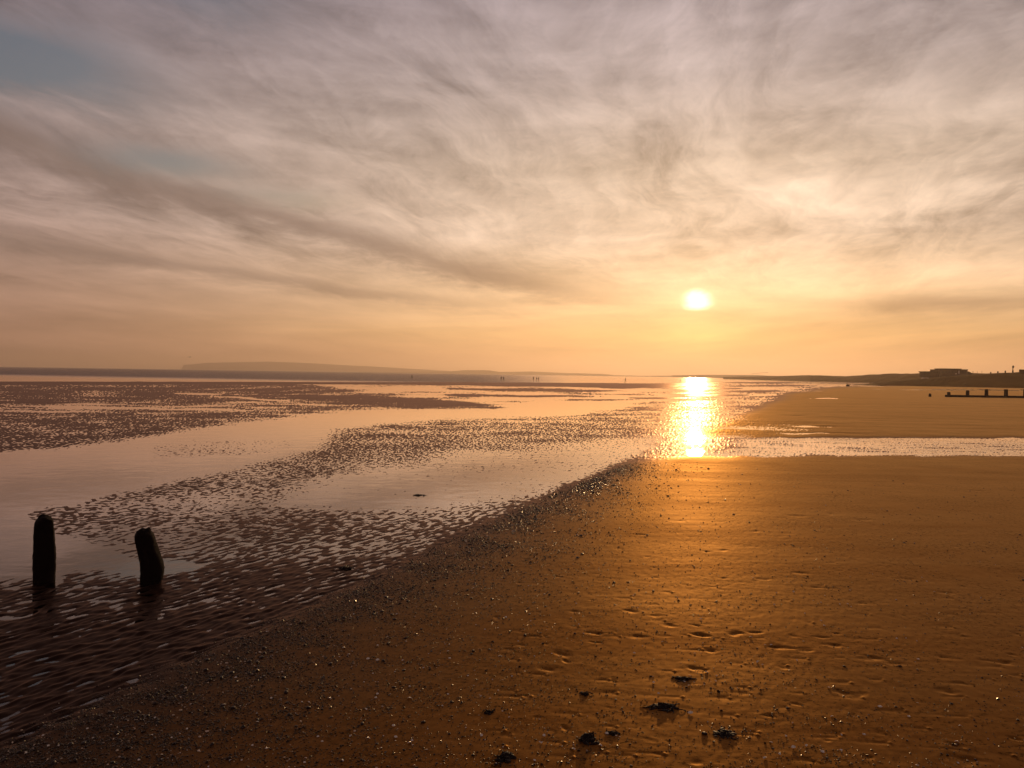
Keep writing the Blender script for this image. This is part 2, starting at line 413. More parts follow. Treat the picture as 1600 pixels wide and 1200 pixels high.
# the beach
BOUND = [(-90, 1225), (0, 1180), (100, 1132), (350, 1012), (600, 902), (760, 822), (870, 772), (980, 724), (1040, 713)]
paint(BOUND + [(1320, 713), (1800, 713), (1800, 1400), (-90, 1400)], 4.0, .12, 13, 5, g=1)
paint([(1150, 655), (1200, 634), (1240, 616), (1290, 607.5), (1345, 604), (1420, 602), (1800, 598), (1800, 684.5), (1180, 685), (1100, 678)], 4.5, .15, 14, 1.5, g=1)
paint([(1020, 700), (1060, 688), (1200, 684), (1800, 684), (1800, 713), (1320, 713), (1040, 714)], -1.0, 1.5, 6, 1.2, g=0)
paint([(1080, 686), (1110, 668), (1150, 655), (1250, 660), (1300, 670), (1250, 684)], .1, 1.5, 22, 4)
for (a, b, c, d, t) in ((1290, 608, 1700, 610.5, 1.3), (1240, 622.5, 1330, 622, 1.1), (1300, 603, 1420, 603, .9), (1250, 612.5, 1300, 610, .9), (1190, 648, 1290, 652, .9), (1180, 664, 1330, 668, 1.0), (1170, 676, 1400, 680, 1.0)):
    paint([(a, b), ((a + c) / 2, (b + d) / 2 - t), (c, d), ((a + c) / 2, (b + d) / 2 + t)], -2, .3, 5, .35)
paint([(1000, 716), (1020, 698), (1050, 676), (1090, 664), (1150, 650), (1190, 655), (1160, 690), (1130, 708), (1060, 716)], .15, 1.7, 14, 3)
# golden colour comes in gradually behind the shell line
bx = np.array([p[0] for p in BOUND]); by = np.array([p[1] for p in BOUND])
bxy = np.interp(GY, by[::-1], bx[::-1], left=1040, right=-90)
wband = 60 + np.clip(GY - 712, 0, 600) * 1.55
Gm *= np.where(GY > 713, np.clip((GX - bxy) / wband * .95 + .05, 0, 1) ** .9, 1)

def sample(A, px, py):
    fx = np.clip(px - X0, 0, A.shape[1] - 1.001); fy = np.clip((py - Y0) * 2, 0, A.shape[0] - 1.001)
    i = fx.astype(int); j = fy.astype(int); u = fx - i; v = fy - j
    return (A[j, i] * (1 - u) + A[j, i + 1] * u) * (1 - v) + (A[j + 1, i] * (1 - u) + A[j + 1, i + 1] * u) * v

CD = np.array([.50, .866]); CN = np.array([.866, -.50])      # along and across the ripple crests
# marks pressed into the beach: x, y (traced), half length, half width in metres, depth
PITS = []
for (px, py, a, b, dp) in [(1215, 1010, .17, .075, .018), (1095, 992, .11, .06, .014), (1108, 1015, .10, .06, .014), (1048, 978, .12, .05, .010), (1090, 1045, .12, .06, .012),
                           (1150, 990, .13, .06, .012), (1180, 988, .12, .05, .010), (1205, 1009, .08, .05, .014), (1085, 977, .10, .04, .009), (1365, 1030, .18, .06, .012), (1400, 1037, .12, .05, .012),
                           (1480, 1028, .14, .06, .012), (1570, 1035, .14, .06, .012), (1330, 1085, .16, .07, .01), (1255, 1015, .12, .05, .01), (1300, 1008, .12, .05, .01),
                           (880, 1020, .10, .09, .012), (860, 1045, .14, .06, .009), (930, 990, .12, .05, .012), (1000, 996, .14, .05, .010), (985, 955, .12, .05, .009), (1025, 962, .12, .05, .010),
                           (1190, 905, .14, .05, .009), (1250, 895, .16, .05, .008), (1280, 918, .18, .05, .009), (1350, 942, .15, .05, .009), (1420, 905, .2, .05, .008), (1475, 926, .2, .05, .008),
                           (1530, 767, .22, .12, .012), (1300, 803, .22, .1, .009), (1245, 806, .25, .1, .009), (1345, 812, .25, .1, .008), (1480, 1080, .14, .05, .009), (1500, 1185, .16, .07, .01),
                           (780, 965, .10, .05, .010), (795, 1015, .12, .05, .010), (1000, 835, .2, .07, .008), (1130, 860, .16, .06, .010), (1105, 862, .1, .05, .010), (1180, 830, .2, .07, .007)]:
    PITS.append((ground(px, py, .04), a * .68, b * 1.15, dp))
for _ in range(60):
    py = 760 + 440 * random.random() ** .8; px = random.uniform(720 + (1200 - py) * .3, 1640)
    PITS.append((ground(px, py, .04), random.uniform(.03, .07), random.uniform(.025, .05), random.uniform(.003, .009)))

def height(Xw, Yw, px, py):
    w = sample(Wm, px, py) * .01; a = sample(Am, px, py) * .01; g = sample(Gm, px, py)
    u = Xw * CN[0] + Yw * CN[1]; v = Xw * CD[0] + Yw * CD[1]
    wx = fbm(u * 1.6, v * .8, 3, 31) * .42
    lam = .17
    ph = (u + wx) / lam
    s1 = np.sin(2 * math.pi * ph + 1.2 * perlin(u * 2, v * 1.3, 41))
    an = perlin(u / .085, v / .21, 51) * 1.2 + perlin(u / .042, v / .11, 52) * .8
    an2 = perlin(u / .042, v / .22, 53) * 1.6
    far = np.clip((Yw - 10) / 12, 0, 1)
    patch = perlin(Xw * .45, Yw * .45, 61)
    near = np.clip((11 - Yw) / 4, 0, 1)
    rip = (.30 + .14 * near) * s1 * (1 - .5 * far) + .85 * an * (1 - .35 * far) + .95 * an2 * far + .34 * patch
    h = w + a * rip * (.62 + .38 * far)
    streakb = perlin(px / 95, py / 3.2, 71) * np.clip((690 - py) / 60, 0, 1) * .014 * (g < .3)
    cst = perlin(Xw * .35, Yw * 2.2, 75) * .016 * np.exp(-((py - 698) / 16.0) ** 2) * (px > 1000)
    h = h + streakb + cst
    farb = np.clip((Yw - 26) / 14, 0, 1) * g
    h = h + farb * (fbm(Xw * .05, Yw * .22, 4, 82) * .045 + fbm(Xw * .5, Yw * 1.4, 2, 83) * .010)
    # beach: gentle swells and fine run-off relief
    h = h + g * (fbm(Xw * .35, Yw * .35, 3, 81) * .008 + fbm(Xw * 1.3 + Yw * .3, Yw * 5, 3, 85) * .0011 + fbm(Xw * 9, Yw * 9, 2, 86) * .0012)
    return h, g

# ------------------------------------------------------------------ ground sheet
AZ = np.concatenate([np.linspace(-180, -46, 60)[:-1], np.linspace(-46, 46, 1560), np.linspace(46, 180, 60)[1:-1]])
pyr = np.concatenate([np.arange(1290, 760, -1.0), np.arange(760, 606, -.55), np.arange(606, 589.5, -.4)])
dist = H * FPX / (pyr - 584.7)
dist = np.concatenate([[.05, 1.2, 2.4, 3.4], dist, np.geomspace(dist[-1] * 1.1, 16000, 30)])
A_, D_ = np.meshgrid(np.radians(AZ), dist)
GXw = np.sin(A_) * D_; GYw = np.cos(A_) * D_
ppx, ppy = project(GXw, GYw, np.zeros_like(GXw))
hz, gg = height(GXw, GYw, ppx, ppy)
for (p, a, b, dp) in PITS:
    r0i = np.searchsorted(dist, math.hypot(p.x, p.y) - .8); r1i = np.searchsorted(dist, math.hypot(p.x, p.y) + .8)
    sl = slice(max(0, r0i), r1i)
    jx_ = perlin(GXw[sl] * 7, GYw[sl] * 7, 96) * .6; jy_ = perlin(GXw[sl] * 7, GYw[sl] * 7, 97) * .6
    ex = (GXw[sl] - p.x + .25 * (GYw[sl] - p.y)) / a + jx_; ey = (GYw[sl] - p.y) / b + jy_
    q = ex ** 2 + ey ** 2
    wob_ = 1 + .9 * perlin(GXw[sl] * 9, GYw[sl] * 9, 95)
    hz[sl] += dp * .62 * wob_ * (-1.2 * np.exp(-q * 1.6) + .14 * np.exp(-((np.sqrt(q) - 1.3) / .4) ** 2))
for _ in range(150):                                       # backwash lines left behind pebbles
    py = 790 + 400 * random.random(); px = random.uniform(760 + (1200 - py) * .25, 1640)
    p = ground(px, py, .04); L_ = random.uniform(.10, .34); wd = random.uniform(.012, .028) * (1 + p.y / 14); sk = random.uniform(-.12, .05)
    r0i = np.searchsorted(dist, math.hypot(p.x, p.y) - .6); sl = slice(max(0, r0i), np.searchsorted(dist, math.hypot(p.x, p.y) + .6))
    xx = GXw[sl] - p.x; yy = GYw[sl] - p.y - sk * xx
    hz[sl] += -.0042 * np.exp(-(yy / wd) ** 2) * np.clip((xx + L_) / L_, 0, 1) * (xx < 0) + random.uniform(.003, .010) * np.exp(-(xx ** 2 + yy ** 2) / .016 ** 2)
hz[D_ > 1500] = -.4
V = np.stack([GXw, GYw, hz], -1)
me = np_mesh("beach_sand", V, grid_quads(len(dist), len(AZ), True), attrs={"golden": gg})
beach = link("sand_beach", me, SAND); tag(beach, kind='structure', label="wet rippled sand flats and golden beach running to the horizon")

# water: one level sheet that shows wherever the sand dips below it
ang = np.radians(np.arange(0, 360, 3)); rad = np.array([.01, 3, 8, 20, 60, 200, 800, 3000, 9000, 16000.0])
AA, RR = np.meshgrid(ang, rad)
me = np_mesh("water", np.stack([np.sin(AA) * RR, np.cos(AA) * RR, 0 * AA], -1), grid_quads(len(rad), len(ang), True))
water = link("sea_water", me, WATER); tag(water, kind='structure', label="calm shallow water lying in the pools and the sea beyond")

def hsurf(x, y):
    px, py = project(np.array([x]), np.array([y]), np.array([0.0]))
    h, _ = height(np.array([x]), np.array([y]), px, py); return float(h[0])

# ------------------------------------------------------------------ grit, pebbles, shells
def ico(sub):
    bm = bmesh.new(); bmesh.ops.create_icosphere(bm, subdivisions=sub, radius=1)
    bm.verts.ensure_lookup_table()
    v = np.array([x.co[:] for x in bm.verts]); f = np.array([[q.index for q in p.verts] for p in bm.faces]); bm.free(); return v, f
IV, IF = ico(1)
def scatter_mesh(name, X_, Y_, Z_, size, flat):
    n = len(X_)
    th = rng.uniform(0, 2 * math.pi, n); asp = rng.uniform(.55, 1.0, n)
    base = IV[None] * (1 + rng.uniform(-.25, .25, (n, len(IV), 1)))
    b = base * np.stack([size, size * asp, size * flat], -1)[:, None, :]
    tx = rng.uniform(-.5, .5, n)
    bz = b[..., 2] + b[..., 0] * np.sin(tx)[:, None] * .5
    c, s = np.cos(th)[:, None], np.sin(th)[:, None]
    V = np.stack([b[..., 0] * c - b[..., 1] * s + X_[:, None], b[..., 0] * s + b[..., 1] * c + Y_[:, None], bz + Z_[:, None]], -1)
    F = (IF[None] + (np.arange(n) * len(IV))[:, None, None]).reshape(-1, 3)
    return np_mesh(name, V, tris=F, smooth=False)
def pts_from_px(px, py, z=.04):
    d = Fv[None] * FPX + Rv[None] * (px[:, None] - 800) - Uv[None] * (py[:, None] - 600)
    t = (z - H) / d[:, 2]; return d[:, 0] * t, d[:, 1] * t
def band_points(n):
    out_x, out_y = [], []
    while sum(len(a) for a in out_x) < n:
        py = 722 + 545 * rng.random(n) ** .85
        bxx = np.interp(py, by[::-1], bx[::-1])
        wd = 50 + (py - 705) * .95
        off = rng.exponential(.42, n) * wd + rng.normal(-.02, .09, n) * wd
        px = bxx + off
        clump = perlin(px / 60, py / 18, 91) * .5
        ok = (rng.random(n) < np.clip(.42 + clump, .03, 1)) & (px > -60) & (px < 1660)
        out_x.append(px[ok]); out_y.append(py[ok])
    return np.concatenate(out_x)[:n], np.concatenate(out_y)[:n]
def hsurf_v(x, y):
    px, py = project(x, y, np.zeros_like(x)); return height(x, y, px, py)[0]
gpx, gpy = band_points(60000)
xg, yg = pts_from_px(gpx, gpy)
n_w = 26000; wy = 740 + 470 * rng.random(n_w) ** .7; wx_ = rng.uniform(0, 1640, n_w)
okw = (wx_ > np.interp(wy, by[::-1], bx[::-1])) & (rng.random(n_w) < np.clip(.35 + perlin(wx_ / 120, wy / 30, 93), .04, 1))
x2, y2 = pts_from_px(wx_[okw], wy[okw]); xg = np.concatenate([xg, x2]); yg = np.concatenate([yg, y2])
sz = np.exp(rng.normal(math.log(.0052), .42, len(xg))) * np.clip(yg / 9, .8, 2.2)
me = scatter_mesh("shell_grit", xg, yg, np.maximum(hsurf_v(xg, yg), 0) + sz * .1, sz, rng.uniform(.35, .7, len(xg)))
o = link("shell_grit", me, GRIT); tag(o, kind='stuff', label="dark band of pebbles and shell grit along the edge of the golden sand")
# the largest pebbles and the pale shells as individuals
def pebble_mesh(seed):
    v, f = ico(2); r = np.random.default_rng(seed); off = r.uniform(0, 50)
    d = np.array([mnoise.noise(Vector(p * 1.1) + Vector((off, 0, 0))) for p in v])
    v = v * (1 + .38 * d)[:, None]; v[:, 1] *= r.uniform(.6, .95); v[:, 2] *= r.uniform(.4, .65)
    return np_mesh("pebble", v, tris=f)
def shell_mesh(seed):
    # half of a bivalve: a ribbed fan cupped over the sand, with thickness
    r = np.random.default_rng(seed); n, mrow = 17, 6; top = []; bot = []
    for j in range(mrow):
        q = (j + .25) / (mrow - 1 + .25)
        for i in range(n):
            a = (i / (n - 1) - .5) * 2.5
            rr_ = q * (1 + .05 * math.cos(i * math.pi)) * (1 - .08 * a * a)
            x, y = math.sin(a) * rr_, math.cos(a) * rr_ - .5
            z = .55 * math.sqrt(max(0, 1 - (q * .96) ** 2)) * math.cos(a * .45) + .03 * math.cos(i * math.pi) * q
            top.append((x, y, z)); bot.append((x * .94, y * .94, z - .07))
    V_ = np.array(top + bot); q1 = grid_quads(mrow, n); N = mrow * n
    q2 = q1[:, ::-1] + N; rim = []
    for i in range(n - 1):
        a, b = (mrow - 1) * n + i, (mrow - 1) * n + i + 1; rim.append((a, b, b + N, a + N))
    for j in range(mrow - 1):
        for c in (0, n - 1):
            a, b = j * n + c, (j + 1) * n + c; rim.append((a, a + N, b + N, b))
    V_[:, 0] *= r.uniform(.8, 1.1)
    return np_mesh("shell", V_, np.concatenate([q1[:, ::-1], q2[:, ::-1], np.array(rim)]), smooth=False)
PM = [pebble_mesh(i) for i in range(6)]; SM = [shell_mesh(i) for i in range(4)]
for m_ in PM: m_.materials.append(PEBBLE)
for m_ in SM: m_.materials.append(SHELL)
def place(me_, name, x, y, s, label, cat, group, sink=.2):
    o = bpy.data.objects.new(name, me_); col.objects.link(o)
    o.location = (x, y, max(hsurf(x, y), 0) + s * sink); o.scale = (s, s, s)
    tl_ = .14 if name == 'shell' else .35; o.rotation_euler = (random.uniform(-tl_, tl_), random.uniform(-tl_, tl_), random.uniform(0, 6.28))
    tag(o, label, cat, group); return o
bpx, bpy_ = band_points(4000)
n_p = 0
for px, py in zip(bpx, bpy_):
    if not (0 < px < 1600 and 800 < py < 1198): continue
    p = ground(px, py, .04)
    place(PM[n_p % 6], "pebble", p.x, p.y, random.uniform(.011, .022), "dark wet pebble lying in the band of shell grit", "pebble", "larger pebbles in the shell band")
    n_p += 1
    if n_p >= 150: break
spots = [(1120, 1056), (1104, 1051), (1118, 1064), (1021, 1066), (1079, 1114), (1228, 1150), (1350, 1148), (1205, 1160), (1218, 1178), (1240, 1168), (1260, 1165), (1195, 1185), (1285, 1175),
         (1035, 1003), (1173, 996), (1205, 1008), (1210, 945), (1312, 944), (1288, 978), (1245, 1032), (1184, 1034), (1300, 1120), (1295, 1075), (948, 1147), (938, 1166), (896, 1172),
         (560, 887), (752, 1150), (700, 1085), (640, 1092), (590, 1085), (537, 1013), (515, 1092), (497, 1152), (575, 1155), (640, 1162), (850, 1150), (800, 1057), (765, 1015), (700, 1018),
         (575, 1030), (590, 1032), (545, 1023), (350, 1102), (615, 1135), (1420, 1120), (1500, 1135), (1495, 1160), (1375, 1105), (1460, 925), (1240, 925), (1155, 780), (1290, 790), (620, 960), (790, 965)]
while len(spots) < 210:
    py = 830 + 370 * random.random() ** .7
    b0 = float(np.interp(py, by[::-1], bx[::-1]))
    px = random.uniform(b0 - 10, b0 + 900 if random.random() < .65 else 1600)
    if px < 1600: spots.append((px, py))
for k, (px, py) in enumerate(spots):
    p = ground(px, py, .04)
    place(SM[k % 4], "shell", p.x, p.y, random.uniform(.014, .024) if k < 55 else random.uniform(.009, .016), "small pale shell lying on the dark wet sand", "shell", "pale shells scattered over the beach", .1)

# ------------------------------------------------------------------ seaweed clumps
def weed_clump(px, py, L, Wd, Hh, label, seed, ang=0.0):
    L, Wd, Hh = L * 1.4, Wd * 1.4, Hh * 1.5
    r = random.Random(seed)
    p = ground(px, py, .04 if py > 800 and px > 700 else 0.0)
    z0 = max(hsurf(p.x, p.y), 0)
    bm = bmesh.new()
    for k in range(26):
        m_ = bmesh.ops.create_icosphere(bm, subdivisions=2, radius=1)
        cx, cy = r.gauss(0, .42) * L, r.gauss(0, .40) * Wd
        fall = max(.25, 1 - math.hypot(cx / L, cy / Wd) * .75); s = (L * r.uniform(.10, .24), Wd * r.uniform(.12, .28), Hh * r.uniform(.4, 1.0) * fall)
        off = Vector((r.uniform(0, 40), k * 7, 0))
        yaw = r.gauss(0, .6); cyw, syw = math.cos(yaw), math.sin(yaw); ln_, th_ = s[0] * 1.9, s[1] * .75
        for v in m_['verts']:
            d = 1 + .6 * mnoise.noise(v.co * 2.0 + off)
            x_, y_ = v.co.x * ln_ * d, v.co.y * th_ * d + .25 * th_ * math.sin(v.co.x * 4 + k)
            v.co = Vector((x_ * cyw - y_ * syw + cx * .75, x_ * syw + y_ * cyw + cy * .8, v.co.z * s[2] * d * (.75 + .4 * mnoise.noise(v.co * 5 + off))))
    for f in bm.faces: f.smooth = True
    me_ = bpy.data.meshes.new("clump"); bm.to_mesh(me_); bm.free()
    root = empty("seaweed_clump", (p.x, p.y, z0), ang); tag(root, label, "seaweed")
    link("wet_mass", me_, WEED, root)
    bm = bmesh.new()
    for k in range(14):                                     # stray fronds
        a = r.uniform(0, 6.28); x, y = r.gauss(0, .4) * L, r.gauss(0, .4) * Wd
        ln = r.uniform(.4, .9) * L; wd = r.uniform(.004, .009); prev = None
        for i in range(9):
            t = i / 8; z = Hh * .35 * abs(math.sin(t * 5.0 + k)) * (1 - t) + .004
            c = Vector((x, y, z)); sd_ = Vector((-math.sin(a), math.cos(a), .4)) * wd * (1 - .6 * t)
            vs = [bm.verts.new(c + sd_), bm.verts.new(c - sd_), bm.verts.new(c - sd_ + Vector((0, 0, -.003))), bm.verts.new(c + sd_ + Vector((0, 0, -.003)))]
            if prev:
                for q in range(4): bm.faces.new((prev[q], prev[(q + 1) % 4], vs[(q + 1) % 4], vs[q]))
            prev = vs; a += r.gauss(0, .35)
            x += math.cos(a) * ln / 8; y += math.sin(a) * ln / 8 * .7
    me_ = bpy.data.meshes.new("fronds"); bm.to_mesh(me_); bm.free()
    link("frond_tangle", me_, WEED, root)
weed_clump(1035, 1104, .095, .05, .030, "long flat dark seaweed clump on the golden sand below the smaller flat clump", 1)
weed_clump(1066, 1060, .065, .035, .018, "small flat seaweed scrap on golden sand above the long flat clump", 2)
weed_clump(918, 1156, .060, .06, .045, "tall glistening heap of seaweed with bright specks near the bottom edge", 3)
weed_clump(1133, 1147, .055, .055, .022, "round flattened dark seaweed patch right of the long flat clump", 4)
weed_clump(540, 889, .085, .05, .035, "dark seaweed lump lying alone on the grey rippled mud", 5, .3)
weed_clump(653, 774, .08, .06, .03, "tiny dark weed scrap on the smooth pale wet flat", 6)
weed_clump(790, 1186, .06, .07, .035, "dark seaweed mound at the bottom edge left of the glistening heap", 7)
weed_clump(763, 1113, .028, .03, .018, "small round dark weed knot on the brown sand left of centre", 8)
weed_clump(956, 1146, .03, .03, .02, "little dark weed tuft just right of the tall glistening heap", 9)
weed_clump(914, 1084, .03, .03, .02, "little dark weed tuft alone above the tall glistening heap", 10)

# ------------------------------------------------------------------ old groyne stumps in the foreground
def stump(base_l, base_r, rows, label, seed, depth):
    """rows: (y, xl, xr) traced widths from foot to top; built as a worn round-cornered timber standing at its own spot"""
    r = random.Random(seed)
    yb = rows[0][0]; p = ground((rows[0][1] + rows[0][2]) / 2, yb)
    Y = p.y
    prof = []
    for (y, xl, xr) in rows:
        a, b = at_dist(xl, y, Y), at_dist(xr, y, Y); prof.append(((a.x + b.x) / 2 - p.x, (b.x - a.x) / 2, (a.z + b.z) / 2))
    zs = np.array([q[2] for q in prof]); zs[0] = 0
    z = np.concatenate([[-.4], np.linspace(0, zs[-1], 60)])
    cx = np.interp(z, zs, [q[0] for q in prof]); hw = np.interp(z, zs, [q[1] for q in prof])
    aza = math.atan2(p.x, p.y); ca_, sa_ = math.cos(aza), math.sin(aza); hw = hw * ca_
    n = 56; th = np.arange(n) * 2 * math.pi / n
    Vv = []
    for i in range(len(z)):
        ring = []
        for t in th:
            c, s = math.cos(t), math.sin(t); k = (abs(c) ** 3.5 + abs(s) ** 3.5) ** (-1 / 3.5)
            q = Vector((c * 3, s * 3, z[i] * 1.2 + seed * 5))
            grain = mnoise.noise(Vector((c * 9, s * 9, z[i] * 1.3 + seed))) * .045
            kk = k * (.98 + .10 * mnoise.noise(q) + grain + .05 * mnoise.noise(Vector((c * 2, s * 2, z[i] * 22 + seed * 3))))
            top_cut = 0.0
            ring.append((cx[i] + c * kk * hw[i] * ca_ + s * kk * depth * sa_, -c * kk * hw[i] * sa_ + s * kk * depth * ca_, z[i]))
        Vv.append(ring)
    Vv = np.array(Vv)
    # worn, uneven top: lower the last rings by a noise of their place
    topz = Vv[-1, :, 2].copy()
    caps = []
    for f in (1.0, .93, .78, .5, .22):
        ring = []
        for j, t in enumerate(th):
            x = cx[-1] + (Vv[-1, j, 0] - cx[-1]) * f; y = Vv[-1, j, 1] * f
            ring.append((x, y, topz[j] + (.03 if f < 1 else 0) * (1 - f * f) * 1.1 + .055 * mnoise.noise(Vector((x * 16, y * 16, seed))) * (1.2 - f * .4)))
        caps.append(ring)
    Vv = np.concatenate([Vv[:-1], np.array(caps)])
    me_ = np_mesh("timber", Vv, grid_quads(len(Vv), n, True))
    bm = bmesh.new(); bm.from_mesh(me_); bm.verts.ensure_lookup_table()
    f = bm.faces.new([bm.verts[(len(Vv) - 1) * n + j] for j in range(n)]); bm.to_mesh(me_); bm.free()
    o = link("timber_stump", me_, WOOD, None, (p.x, p.y, 0)); tag(o, label, "post", "worn groyne stumps in the shallow pool")
stump(0, 0, [(908, 51, 86), (890, 51, 87), (870, 51, 87), (850, 52, 86), (835, 52, 85), (822, 53, 84), (814, 55, 83), (809, 60, 80)], "tall upright worn dark timber stump standing at the far left pool", 1, .13)
stump(0, 0, [(911, 219, 252), (900, 219, 256), (888, 219, 257), (875, 218, 254), (862, 215, 249), (850, 212, 245), (840, 210, 242), (834, 211, 240), (830.5, 214, 236)], "shorter dark timber stump leaning to the left, right of the upright one", 2, .13)

# ------------------------------------------------------------------ box helpers for far structures
def add_box(bm, c, s, rz=0.0, bev=0.0, taper=1.0):
    m_ = bmesh.ops.create_cube(bm, size=1)
    for v in m_['verts']:
        k = taper if v.co.z > 0 else 1
        x, y, z_ = v.co.x * s[0] * k, v.co.y * s[1] * k, v.co.z * s[2]
        v.co = Vector((x * math.cos(rz) - y * math.sin(rz) + c[0], x * math.sin(rz) + y * math.cos(rz) + c[1], z_ + c[2]))
    if bev:
        es = list({e for v in m_['verts'] for e in v.link_edges}); bmesh.ops.bevel(bm, geom=es, offset=bev, segments=2, affect='EDGES')
def bm_obj(name, bm, mat, parent=None, loc=None, smooth=False):
    bmesh.ops.recalc_face_normals(bm, faces=bm.faces)
    for f in bm.faces: f.smooth = smooth
    me_ = bpy.data.meshes.new(name); bm.to_mesh(me_); bm.free(); return link(name, me_, mat, parent, loc)
def boxes(name, lst, mat, parent=None, bev=0.0):
    bm = bmesh.new()
    for it in lst: add_box(bm, *it, bev=bev)
    return bm_obj(name, bm, mat, parent)

# right-hand groyne
GY_ = ground(1490, 621).y
def gp(px, py): return at_dist(px, py, GY_)
g0 = gp(1490, 621.3); root = empty("timber_groyne", (g0.x, g0.y, 0)); tag(root, "low dark timber groyne with a plank and tall posts across the beach", "groyne")
for (px, yt, w) in ((1482.5, 612.5, 4.4), (1512, 610, 4.6), (1541.5, 608, 4.8), (1572, 608.3, 5.2), (1602, 608, 5.0), (1632, 607, 5.0)):
    a, b = gp(px, yt), gp(px + w, yt); wd = (b - a).length
    bm = bmesh.new(); add_box(bm, (0, 0, (a.z - .4) / 2), (wd, .35, a.z + .4), 0.0, .05, .93)
    bm_obj("post", bm, GREYWOOD, root, (a.x - g0.x, 0, 0))
a, b = gp(1475, 619.2), gp(1650, 621.8)
boxes("plank_wall", [(((a.x + b.x) / 2 - g0.x, -.26, .17), (b.x - a.x, .12, .44))], GREYWOOD, root, .02)
a = gp(1453, 620.8); w = (gp(1457, 620) - gp(1453, 620)).length; h_ = gp(1453, 614.5).z
bm = bmesh.new(); add_box(bm, (0, 0, (h_ - .4) / 2), (w, .36, h_ + .4), 0.0, .09, .85)
o = bm_obj("timber_stump", bm, GREYWOOD, None, (a.x, a.y, 0)); tag(o, "single short stump left of the groyne plank on the far sand", "post")
# drifted timber on the far beach
p = ground(1325, 603.6)
root = empty("driftwood", (p.x, p.y, 0)); tag(root, "small dark lump of driftwood with an upturned end on the far beach", "driftwood")
bm = bmesh.new(); bmesh.ops.create_icosphere(bm, subdivisions=3, radius=1)
for v in bm.verts: v.co = Vector((v.co.x * .65, v.co.y * .4, v.co.z * .42 + .25)) * (1 + .35 * mnoise.noise(v.co * 1.8))
bm_obj("stump_root", bm, GREYWOOD, root, None, True)
boxes("branch", [((.55, 0, .6), (.9, .16, .16), .2), ((-.35, 0, .75), (.18, .18, .9), .1)], GREYWOOD, root, .04)

# ------------------------------------------------------------------ dunes, hills, headland (ridges with real depth)
def ridge(name, prof, mat, label, ysub=40, back=1.0, nz=.12, foot=None, seed=0, step=1.0, kind='structure'):
    """prof: (px, y of the crest in the photograph, distance of the crest, width of the near slope)"""
    pr = np.array(prof, float)
    pxs = np.arange(pr[0, 0], pr[-1, 0] + step, step)
    top = np.interp(pxs, pr[:, 0], pr[:, 1]); dd = np.interp(pxs, pr[:, 0], pr[:, 2]); wid = np.interp(pxs, pr[:, 0], pr[:, 3])
    crest = np.array([at_dist(a, b, c) for a, b, c in zip(pxs, top, dd)])
    nv = ysub; t = np.linspace(-1, 1.0, nv)
    rows = []
    for k, tt in enumerate(t):
        w_ = wid if tt < 0 else wid * back
        f = (1 - abs(tt) ** 1.6) if tt < 0 else (1 - tt ** 2)
        x = crest[:, 0] + crest[:, 0] / crest[:, 1] * tt * w_; y = crest[:, 1] + tt * w_
        zc = np.maximum(crest[:, 2], .2)
        n_ = fbm(x / wid * 3 + seed, y / wid * 3, 5, 100 + seed) * nz * zc * (0.25 + abs(tt)) * (1 - abs(tt)) * 2
        z = zc * f + n_ - .5 * (abs(tt) > .999)
        rows.append(np.stack([x, y, z], -1))
    me_ = np_mesh(name, np.array(rows), grid_quads(nv, len(pxs)))
    o = link(name, me_, mat); tag(o, label, None, None, kind); return o
ridge("headland", [(283, 576.8, 7000, 500), (287, 570, 7000, 600), (300, 569.2, 7000, 700), (325, 566.8, 7000, 800), (360, 566, 7050, 900), (420, 564.8, 7100, 900), (470, 566.8, 7100, 900), (520, 569.5, 7000, 900),
                   (580, 572.5, 6900, 900), (640, 576, 6800, 900), (700, 579.5, 6700, 900), (760, 583.5, 6600, 800)], CLIFF, "pale hazy headland with a cliff at its seaward end", seed=1, nz=.05)
ridge("far_hills", [(560, 580.8, 5600, 300), (620, 581.2, 5600, 400), (700, 580.2, 5500, 500), (730, 578.2, 5400, 500), (765, 578.6, 5400, 500), (780, 581.2, 5400, 500), (830, 580.6, 5300, 500), (870, 582.2, 5200, 500),
                    (905, 583.3, 5200, 500), (945, 584.4, 5000, 500), (960, 586.2, 5000, 400), (1000, 587.2, 4800, 400), (1060, 586.8, 4800, 400), (1110, 587.6, 4800, 400)], HILL, "low hazy line of hills across the bay", seed=2, nz=.08)
ridge("far_shore", [(1050, 586.5, 3600, 300), (1110, 585.6, 3400, 300), (1180, 586.0, 3000, 300), (1230, 588.3, 2400, 200), (1280, 590.5, 2000, 150)], HILL, "faint far shore behind the sun glitter", seed=3, nz=.08)
ridge("dune_ridge", [(1130, 588.8, 1250, 60), (1190, 588.0, 1050, 60), (1230, 587.2, 900, 55), (1265, 586.4, 800, 50), (1300, 587.2, 740, 50), (1325, 587.6, 700, 50), (1360, 585.2, 660, 50), (1400, 583.6, 620, 50), (1440, 583.0, 580, 50),
                     (1480, 583.4, 540, 45), (1560, 583.6, 500, 45), (1640, 582, 470, 45), (1760, 580, 450, 45), (1900, 580, 450, 40)], MARRAM, "grassy dune ridge running back along the beach", seed=4, nz=.10, step=.5)
ridge("dune_bank", [(1335, 602.6, 352, 12), (1365, 598.5, 350, 16), (1400, 595, 348, 20), (1440, 591.8, 345, 24), (1480, 588.3, 342, 28), (1510, 586.0, 338, 30), (1540, 583.8, 335, 30), (1570, 582.2, 332, 30), (1600, 581.0, 330, 30), (1640, 580, 328, 30), (1780, 577, 320, 30), (1950, 577, 310, 30)],
      MARRAM, "dark grassy bank sloping up to the right above the beach", seed=5, nz=.10, step=.5)

